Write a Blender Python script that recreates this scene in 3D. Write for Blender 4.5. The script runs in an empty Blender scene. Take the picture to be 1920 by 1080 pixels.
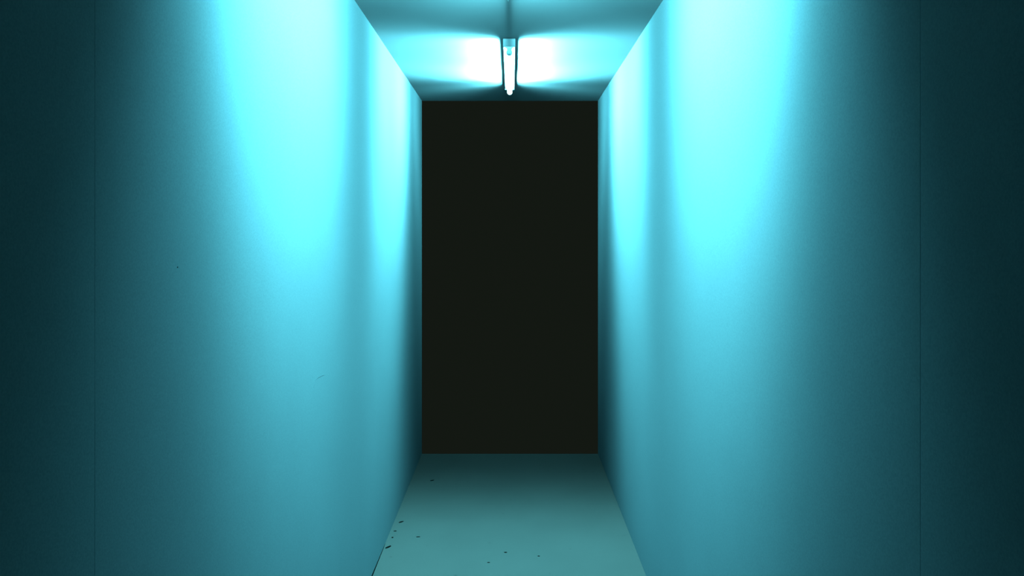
import bpy, bmesh, math, random
from mathutils import Vector, Matrix

random.seed(7)
sc = bpy.context.scene
COL = sc.collection

# ------------------------------------------------------------------ camera
# level camera on the corridor axis, looking along +Y; the horizon sits above
# the middle of the frame, so the lens is shifted down.
EYE = 1.49
FPX = 1500.0                     # focal length in pixels of the 1920 px frame
cam_data = bpy.data.cameras.new('camera')
cam_data.sensor_width = 36.0
cam_data.lens = 36.0 * FPX / 1920.0
cam_data.shift_y = -100.0 / 1920.0
cam_data.shift_x = 1.0 / 1920.0
cam_data.clip_start = 0.02
cam = bpy.data.objects.new('camera', cam_data)
COL.objects.link(cam)
cam.location = (0, 0, EYE)
cam.rotation_euler = (math.pi / 2, 0, 0)
sc.camera = cam

# ------------------------------------------------------------------ world
world = bpy.data.worlds.new('dim_night')
sc.world = world
world.use_nodes = True
world.node_tree.nodes['Background'].inputs['Color'].default_value = (0.0068, 0.0092, 0.0064, 1)
world.node_tree.nodes['Background'].inputs['Strength'].default_value = 1.0

sc.view_settings.view_transform = 'Standard'
sc.view_settings.look = 'None'
sc.view_settings.gamma = 1.0
sc.view_settings.use_curve_mapping = False
sc.view_settings.exposure = 0.0

sc.cycles.max_bounces = 8
sc.cycles.diffuse_bounces = 3
sc.cycles.transparent_max_bounces = 16
sc.cycles.sample_clamp_indirect = 4.0

# ------------------------------------------------------------------ lamp light
# photometric curves of the two battens: relative intensity against the angle
# (degrees) between a ray and the plane square to the tube; + is down the
# corridor.  Each batten throws mostly towards the other one.
ANGLES = [-75, -52, -40, -32, -25, -20, -15, -10, -6, -2, 2, 6, 10, 15, 20, 25, 32, 40, 52, 75]
CURVE_NEAR = [0.0, 0.0, 0.0, 0.05, 0.6, 0.95, 1.15, 1.35, 1.84, 2.38, 3.02, 3.54, 3.79, 3.65, 3.27, 2.72, 2.07, 1.48, 0.98, 2.12]
CURVE_FAR = [0.0, 0.29, 1.34, 2.12, 3.11, 4.16, 4.73, 4.44, 3.43, 2.35, 1.67, 1.3, 0.7, 0.05, 0.0, 0.2, 0.83, 1.15, 0.54, 0.0]
LAMP_COLOR = (0.148, 0.81, 1.0)
LAMP_GAIN = 9.8


# ------------------------------------------------------------------ helpers
def new_mat(name):
    m = bpy.data.materials.new(name)
    m.use_nodes = True
    return m, m.node_tree, m.node_tree.nodes['Principled BSDF']


def painted(name, color, rough=0.75, mottling=0.04, grain=0.05, scale=260.0, spec=0.15, speck=None):
    """matt paint: soft mottling, fine grain in colour and relief"""
    m, nt, b = new_mat(name)
    N, Lk = nt.nodes, nt.links
    tc = N.new('ShaderNodeTexCoord')
    n1 = N.new('ShaderNodeTexNoise'); n1.inputs['Scale'].default_value = 3.0; n1.inputs['Detail'].default_value = 3
    n2 = N.new('ShaderNodeTexNoise'); n2.inputs['Scale'].default_value = scale; n2.inputs['Detail'].default_value = 2
    for n in (n1, n2):
        Lk.new(tc.outputs['Object'], n.inputs['Vector'])
    r1 = N.new('ShaderNodeMapRange'); r1.inputs[1].default_value = .3; r1.inputs[2].default_value = .7
    r1.inputs[3].default_value = 1 - mottling; r1.inputs[4].default_value = 1 + mottling
    r2 = N.new('ShaderNodeMapRange'); r2.inputs[1].default_value = .3; r2.inputs[2].default_value = .7
    r2.inputs[3].default_value = 1 - grain; r2.inputs[4].default_value = 1 + grain
    Lk.new(n1.outputs['Fac'], r1.inputs[0]); Lk.new(n2.outputs['Fac'], r2.inputs[0])
    mu = N.new('ShaderNodeMath'); mu.operation = 'MULTIPLY'
    Lk.new(r1.outputs[0], mu.inputs[0]); Lk.new(r2.outputs[0], mu.inputs[1])
    fac = mu.outputs[0]
    if speck:
        vo = N.new('ShaderNodeTexVoronoi'); vo.inputs['Scale'].default_value = speck
        Lk.new(tc.outputs['Object'], vo.inputs['Vector'])
        rs = N.new('ShaderNodeMapRange'); rs.inputs[1].default_value = .03; rs.inputs[2].default_value = .09
        rs.inputs[3].default_value = .72; rs.inputs[4].default_value = 1.0
        Lk.new(vo.outputs['Distance'], rs.inputs[0])
        m2 = N.new('ShaderNodeMath'); m2.operation = 'MULTIPLY'
        Lk.new(fac, m2.inputs[0]); Lk.new(rs.outputs[0], m2.inputs[1])
        fac = m2.outputs[0]
    vm = N.new('ShaderNodeVectorMath'); vm.operation = 'SCALE'
    vm.inputs[0].default_value = color
    Lk.new(fac, vm.inputs['Scale'])
    Lk.new(vm.outputs[0], b.inputs['Base Color'])
    bp = N.new('ShaderNodeBump'); bp.inputs['Strength'].default_value = .12; bp.inputs['Distance'].default_value = .001
    Lk.new(n2.outputs['Fac'], bp.inputs['Height']); Lk.new(bp.outputs['Normal'], b.inputs['Normal'])
    b.inputs['Roughness'].default_value = rough
    b.inputs['Specular IOR Level'].default_value = spec
    return m


def plain(name, color, rough=0.5, metallic=0.0, spec=0.3):
    m, nt, b = new_mat(name)
    N, Lk = nt.nodes, nt.links
    n = N.new('ShaderNodeTexNoise'); n.inputs['Scale'].default_value = 90
    r = N.new('ShaderNodeMapRange'); r.inputs[3].default_value = .94; r.inputs[4].default_value = 1.06
    Lk.new(n.outputs['Fac'], r.inputs[0])
    vm = N.new('ShaderNodeVectorMath'); vm.operation = 'SCALE'; vm.inputs[0].default_value = color
    Lk.new(r.outputs[0], vm.inputs['Scale']); Lk.new(vm.outputs[0], b.inputs['Base Color'])
    b.inputs['Roughness'].default_value = rough
    b.inputs['Metallic'].default_value = metallic
    b.inputs['Specular IOR Level'].default_value = spec
    return m


def link(name, bm, mat, parent=None, smooth=False):
    me = bpy.data.meshes.new(name)
    bmesh.ops.recalc_face_normals(bm, faces=bm.faces)
    bm.to_mesh(me); bm.free()
    me.materials.append(mat)
    if smooth:
        for p in me.polygons:
            p.use_smooth = True
    o = bpy.data.objects.new(name, me)
    COL.objects.link(o)
    if parent:
        o.parent = parent
    return o


def box(bm, x0, x1, y0, y1, z0, z1, bevel=0.0):
    g = bmesh.ops.create_cube(bm, size=1.0)
    vs = g['verts']
    for v in vs:
        v.co = Vector((x0 + (v.co.x + .5) * (x1 - x0), y0 + (v.co.y + .5) * (y1 - y0), z0 + (v.co.z + .5) * (z1 - z0)))
    if bevel:
        es = list({e for v in vs for e in v.link_edges})
        bmesh.ops.bevel(bm, geom=es, offset=bevel, segments=2, profile=.5, affect='EDGES')


def tube_y(bm, rings, segs=24, cx=0.0, cz=0.0):
    """closed lathe about an axis along Y; rings = [(y, radius), ...]"""
    loops = []
    for y, r in rings:
        if r < 1e-6:
            loops.append([bm.verts.new((cx, y, cz))])
        else:
            loops.append([bm.verts.new((cx + r * math.cos(2 * math.pi * k / segs), y, cz + r * math.sin(2 * math.pi * k / segs))) for k in range(segs)])
    for a, b in zip(loops, loops[1:]):
        for k in range(segs):
            k2 = (k + 1) % segs
            if len(a) == 1 and len(b) == 1:
                continue
            if len(a) == 1:
                bm.faces.new((a[0], b[k], b[k2]))
            elif len(b) == 1:
                bm.faces.new((a[k], b[0], a[k2]))
            else:
                bm.faces.new((a[k], a[k2], b[k2], b[k]))
    if len(loops[0]) > 1:
        bm.faces.new(loops[0])
    if len(loops[-1]) > 1:
        bm.faces.new(loops[-1])


def prism_y(bm, prof, y0, y1):
    a = [bm.verts.new((x, y0, z)) for x, z in prof]
    b = [bm.verts.new((x, y1, z)) for x, z in prof]
    n = len(prof)
    for i in range(n):
        j = (i + 1) % n
        bm.faces.new((a[i], a[j], b[j], b[i]))
    bm.faces.new(a); bm.faces.new(b[::-1])


# ------------------------------------------------------------------ materials
WALL_COLOR = (0.042, 0.050, 0.0515)
M_wall = painted('wall_paint', WALL_COLOR, rough=.85, spec=0.0, mottling=.02, grain=.09, scale=300)
M_ceil = painted('ceiling_paint', (0.098, 0.098, 0.098), rough=.85, spec=0.0, mottling=.015, grain=.05, scale=300)
M_floor = painted('floor_paint', (0.0215, 0.0176, 0.0152), rough=.8, spec=0.02, mottling=.05, grain=.08, scale=220, speck=9.0)
M_back = plain('bare_board', (0.05, 0.05, 0.045), rough=.9)
M_steel = plain('white_enamelled_steel', (0.08, 0.083, 0.083), rough=.6, spec=.05)
M_holder = plain('lampholder_plastic', (0.3, 0.31, 0.31), rough=.6, spec=.05)
M_cap = plain('aluminium_tube_cap', (0.6, 0.6, 0.6), rough=.35, metallic=.8)
M_crumb = plain('dark_crumb', (0.0012, 0.0011, 0.0009), rough=1.0, spec=0.0)
M_hole = plain('dark_screw', (0.006, 0.007, 0.007), rough=1.0, spec=0.0)
M_scuff = plain('scuffed_paint', (0.024, 0.03, 0.031), rough=.9, spec=0.0)

M_tube = bpy.data.materials.new('glowing_tube_glass')
M_tube.use_nodes = True
nt = M_tube.node_tree
nt.nodes.clear()
out = nt.nodes.new('ShaderNodeOutputMaterial')
add = nt.nodes.new('ShaderNodeAddShader')
tr = nt.nodes.new('ShaderNodeBsdfTransparent')
em = nt.nodes.new('ShaderNodeEmission')
em.inputs['Color'].default_value = (0.95, 1.0, 0.93, 1)
em.inputs['Strength'].default_value = 1.6
nt.links.new(tr.outputs[0], add.inputs[0]); nt.links.new(em.outputs[0], add.inputs[1])
nt.links.new(add.outputs[0], out.inputs['Surface'])

# ------------------------------------------------------------------ the corridor
XL, XR, CEIL = -0.609, 0.588, 2.40
Y0, Y1 = -1.6, 5.44
T = 0.012


def structure(o):
    o['kind'] = 'structure'
    return o


bm = bmesh.new(); box(bm, XL - .14, XR + .14, Y0, Y1 + .0, -.12, 0)
floor = structure(link('floor', bm, M_floor))
bm = bmesh.new(); box(bm, XL - .14, XR + .14, Y0, Y1, CEIL, CEIL + .1)
ceiling = structure(link('ceiling', bm, M_ceil))


def panelled_wall(name, x, side, seams, lift):
    """carcass with flush boards; lift(y) is the gap under a board"""
    bm = bmesh.new()
    xa, xb = sorted((x + side * (T + .001), x + side * .13))
    box(bm, xa, xb, Y0, Y1, 0, CEIL)
    w = structure(link(name, bm, M_back))
    ys = [Y0] + seams + [Y1]
    first = None
    for a, b in zip(ys, ys[1:]):
        bm = bmesh.new()
        xa, xb = sorted((x, x + side * T))
        g = .0005 if side > 0 else .00035
        ya, yb = a + g, b - g
        n = 24
        e = .0003                                     # eased long edges
        cols = []
        for i in range(n + 1):
            y = ya + (yb - ya) * i / n
            cols.append(y)
        rows = []
        for i, y in enumerate(cols):
            xin = x + (side * e if i in (0, n) else 0)
            rows.append([bm.verts.new((xin, y, lift(y))), bm.verts.new((xin, y, CEIL)),
                         bm.verts.new((x + side * T, y, CEIL)), bm.verts.new((x + side * T, y, lift(y)))])
        for p, q in zip(rows, rows[1:]):
            for k in range(4):
                k2 = (k + 1) % 4
                bm.faces.new((p[k], p[k2], q[k2], q[k]))
        bm.faces.new(rows[0]); bm.faces.new(rows[-1][::-1])
        p = link('wall_panel', bm, M_wall, w)
        first = p
    return w, first


wall_left, panel_left = panelled_wall('wall_left', XL, -1, [-0.03, 1.170],
                                      lambda y: max(0.0005, .0075 * min(1, (3.95 - y) / .55)))
wall_right, panel_right = panelled_wall('wall_right', XR, 1, [-0.05, 1.151],
                                        lambda y: max(0.0005, .003 * min(1, (3.7 - y) / .4)))

# dark strip painting gap shade at the left wall's foot, widest near the viewer
M_joint_shade = plain('joint_shade_paint', (0.0012, 0.0012, 0.001), rough=1.0, spec=0.0)
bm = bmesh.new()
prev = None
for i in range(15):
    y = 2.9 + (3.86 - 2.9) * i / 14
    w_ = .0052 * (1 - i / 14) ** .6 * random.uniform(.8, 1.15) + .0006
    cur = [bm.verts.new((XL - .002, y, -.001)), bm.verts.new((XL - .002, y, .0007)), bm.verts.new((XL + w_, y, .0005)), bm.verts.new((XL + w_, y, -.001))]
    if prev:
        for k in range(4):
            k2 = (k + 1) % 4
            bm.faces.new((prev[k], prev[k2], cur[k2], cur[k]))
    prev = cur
structure(link('shade_strip_1', bm, M_joint_shade))

# screw head and a curved scuff on the left wall
sd = 1500 * .609 / (959 - 333)
bm = bmesh.new()
bmesh.ops.create_uvsphere(bm, u_segments=12, v_segments=6, radius=.0016)
for v in bm.verts:
    v.co = Vector((v.co.x * .4 + XL + .0001, v.co.y * 1.4 + sd, v.co.z + EYE + sd * (440 - 501) / 1500))
link('screw_head', bm, M_hole, panel_left, True)

pts = [(588, 727), (590, 719), (592, 713), (596, 708.5), (600, 706.5), (604, 704.3), (608, 703.2)]
bm = bmesh.new()
prev = None
for i, (px, py) in enumerate(pts):
    d = 1500 * .609 / (959 - px)
    z = EYE + d * (440 - py) / 1500
    w_ = .0011 if 0 < i < len(pts) - 1 else .0004
    cur = [bm.verts.new((XL - .0003, d, z - w_)), bm.verts.new((XL + .0007, d, z)), bm.verts.new((XL - .0003, d, z + w_))]
    if prev:
        for k in range(3):
            k2 = (k + 1) % 3
            bm.faces.new((prev[k], prev[k2], cur[k2], cur[k]))
    prev = cur
link('scuff', bm, M_scuff, panel_left, True)


# ------------------------------------------------------------------ photometric file
def photometric(name, angles, curve):
    """IES text, vertical angle 0 = the light's own axis, which lies along the tube"""
    vert = [i * 2.5 for i in range(73)]
    vals = []
    for v in vert:
        t = 90.0 - v                                    # + towards the light axis (-Z), down the corridor
        if t <= angles[0]:
            c = curve[0]
        elif t >= angles[-1]:
            c = curve[-1]
        else:
            for k in range(len(angles) - 1):
                if angles[k] <= t <= angles[k + 1]:
                    f = (t - angles[k]) / (angles[k + 1] - angles[k])
                    c = curve[k] * (1 - f) + curve[k + 1] * f
                    break
        vals.append(max(c, 0.0) * 1000)
    txt = bpy.data.texts.new(name)
    lines = ['IESNA:LM-63-2002', 'TILT=NONE',
             '1 1000 1 %d 1 1 2 0 0 0' % len(vert), '1 1 1']
    lines.append(' '.join('%.1f' % v for v in vert[:37])); lines.append(' '.join('%.1f' % v for v in vert[37:]))
    lines.append('0')
    lines.append(' '.join('%.1f' % v for v in vals[:37])); lines.append(' '.join('%.1f' % v for v in vals[37:]))
    txt.write('\n'.join(lines) + '\n')
    return txt


def lamp_light(name, curve, power):
    ld = bpy.data.lights.new(name, 'POINT')
    ld.energy = power
    ld.shadow_soft_size = .013
    ld.color = LAMP_COLOR
    ld.use_nodes = True
    n = ld.node_tree
    e = n.nodes['Emission']
    ies = n.nodes.new('ShaderNodeTexIES')
    ies.mode = 'INTERNAL'
    ies.ies = photometric(name, ANGLES, curve)
    ies.inputs['Strength'].default_value = 1.0
    n.links.new(ies.outputs['Fac'], e.inputs['Strength'])
    return ld


# ------------------------------------------------------------------ batten lamps
TR = .015


def make_lamp(near_y, curve, label, TZ=-.060, LEN=1.115, slim=1.0):     # TZ: tube axis below the ceiling
    root = bpy.data.objects.new('batten_lamp', None)
    COL.objects.link(root)
    root.empty_display_size = .1
    root.location = (-.0105, near_y, CEIL)
    root['label'] = label
    root['category'] = 'lamp'
    # channel of folded steel, narrower below
    bm = bmesh.new()
    prism_y(bm, [(-.0284, -.0004), (-.0284, -.006), (-.0275, -.028), (-.0262, -.033), (.0262, -.033), (.0275, -.028), (.0284, -.006), (.0284, -.0004)], .012, LEN - .012)
    link('channel', bm, M_steel, root)
    for s, (a, b) in enumerate(((0, .012), (LEN - .012, LEN))):
        bm = bmesh.new(); box(bm, -.0286, .0286, a, b, -.039 if slim == 1.0 else -.030, -.0022, .0015)
        link('end_cap', bm, M_steel, root)
        # lampholder: rounded tongue hanging under the channel end
        bm = bmesh.new()
        y0_, y1_ = (.004, .022) if s == 0 else (LEN - .022, LEN - .004)
        prof = [(-.0205, -.0285), (-.0195, -.0395), (-.0120, -.0455), (-.0095, TZ - .004), (-.0065, TZ - .0105), (0, TZ - .0135),
                (.0065, TZ - .0105), (.0095, TZ - .004), (.0120, -.0455), (.0195, -.0395), (.0205, -.0285)]
        prism_y(bm, [(px_ * slim, pz_) for px_, pz_ in prof], y0_, y1_)
        link('lampholder', bm, M_holder, root)
    # tube with its metal caps
    ya, yb = .0225, LEN - .0225
    bm = bmesh.new()
    tube_y(bm, [(ya + .020, TR * .97), (ya + .024, TR), (yb - .024, TR), (yb - .020, TR * .97)], 28, 0, TZ)
    t = link('tube', bm, M_tube, root, True)
    for a, b in ((ya, ya + .020), (yb - .020, yb)):
        bm = bmesh.new()
        tube_y(bm, [(a, TR * .85), (a + .002, TR * .98), (b - .002, TR * .98), (b, TR * .9)], 24, 0, TZ)
        link('tube_cap', bm, M_cap, t, True)
    # the light the tube gives, as short lengths of it
    n = 24
    ld = lamp_light('tube_light', curve, LAMP_GAIN / n)
    ld_strong = lamp_light('tube_light_strong', curve, 1.4 * LAMP_GAIN / n)   # added boost on the far third, to brighten the far walls
    for k in range(n):
        lo = bpy.data.objects.new('tube_light', ld_strong if (slim == 1.0 and k >= 15) else ld)
        COL.objects.link(lo)
        lo.parent = root
        lo.location = (0, ya + .03 + (yb - ya - .06) * (k + .5) / n, TZ)
        lo.rotation_euler = (math.pi / 2, 0, 0)          # its axis down the corridor
    return root


make_lamp(3.704, CURVE_FAR, 'lit fluorescent tube on a slim white batten under the ceiling by the dark opening')
make_lamp(1.550, CURVE_NEAR, 'lit fluorescent tube batten on the ceiling nearer the viewer, above the brightest stretch of wall', -.105, 1.17, .4)

# ------------------------------------------------------------------ crumbs on the floor
CRUMBS = [
    (728, 1026, 10, 5, 58, 'dark elongated crumb on the floor beside the gap under the left wall, largest'),
    (752, 979, 8, 3.5, 45, 'dark sliver on the floor against the foot of the left wall, behind the largest crumb'),
    (741, 996, 4, 3, 10, 'small dark crumb at the foot of the left wall between two longer slivers'),
    (736, 1008, 3, 3, 0, 'tiny dark crumb at the foot of the left wall just behind the largest crumb'),
    (784, 1007, 5, 2, 5, 'thin flat dark flake lying out on the floor right of the left wall crumbs'),
    (765, 910, 4, 4, 0, 'round dark crumb in the far corner where the left wall meets the shaded floor'),
    (810, 901, 6, 3, 35, 'small dark flake on the shaded floor right of the far left corner crumb'),
    (948, 1036, 4, 3, 0, 'dark round speck in the middle of the floor'),
    (1010, 1043, 3, 2, 0, 'small faint speck on the floor right of the middle speck'),
    (916, 1055, 4, 2, 0, 'thin faint flake on the floor left of and nearer than the middle speck'),
]
for k, (px, py, wpx, hpx, ang, label) in enumerate(CRUMBS):
    d = FPX * EYE / (py - 440)
    x = (px - 959) * d / FPX
    L_ = wpx * d / FPX
    W_ = hpx * d / FPX
    bm = bmesh.new()
    bmesh.ops.create_icosphere(bm, subdivisions=2, radius=.5)
    for v in bm.verts:
        j = 1 + random.uniform(-.16, .16)
        v.co = Vector((v.co.x * W_ * j * 1.1, v.co.y * L_ * 1.5 * j, max(v.co.z, -.32) * .0035 * j))
    zmin = min(v.co.z for v in bm.verts)
    for v in bm.verts:
        v.co.z -= zmin
    o = link('floor_crumb', bm, M_crumb)
    o.location = (x, d, 0.0)
    o.rotation_euler = (0, 0, -math.radians(90 - ang) if wpx > hpx else 0)
    o['label'] = label
    o['category'] = 'crumb'
    o['group'] = 'crumbs on the corridor floor'
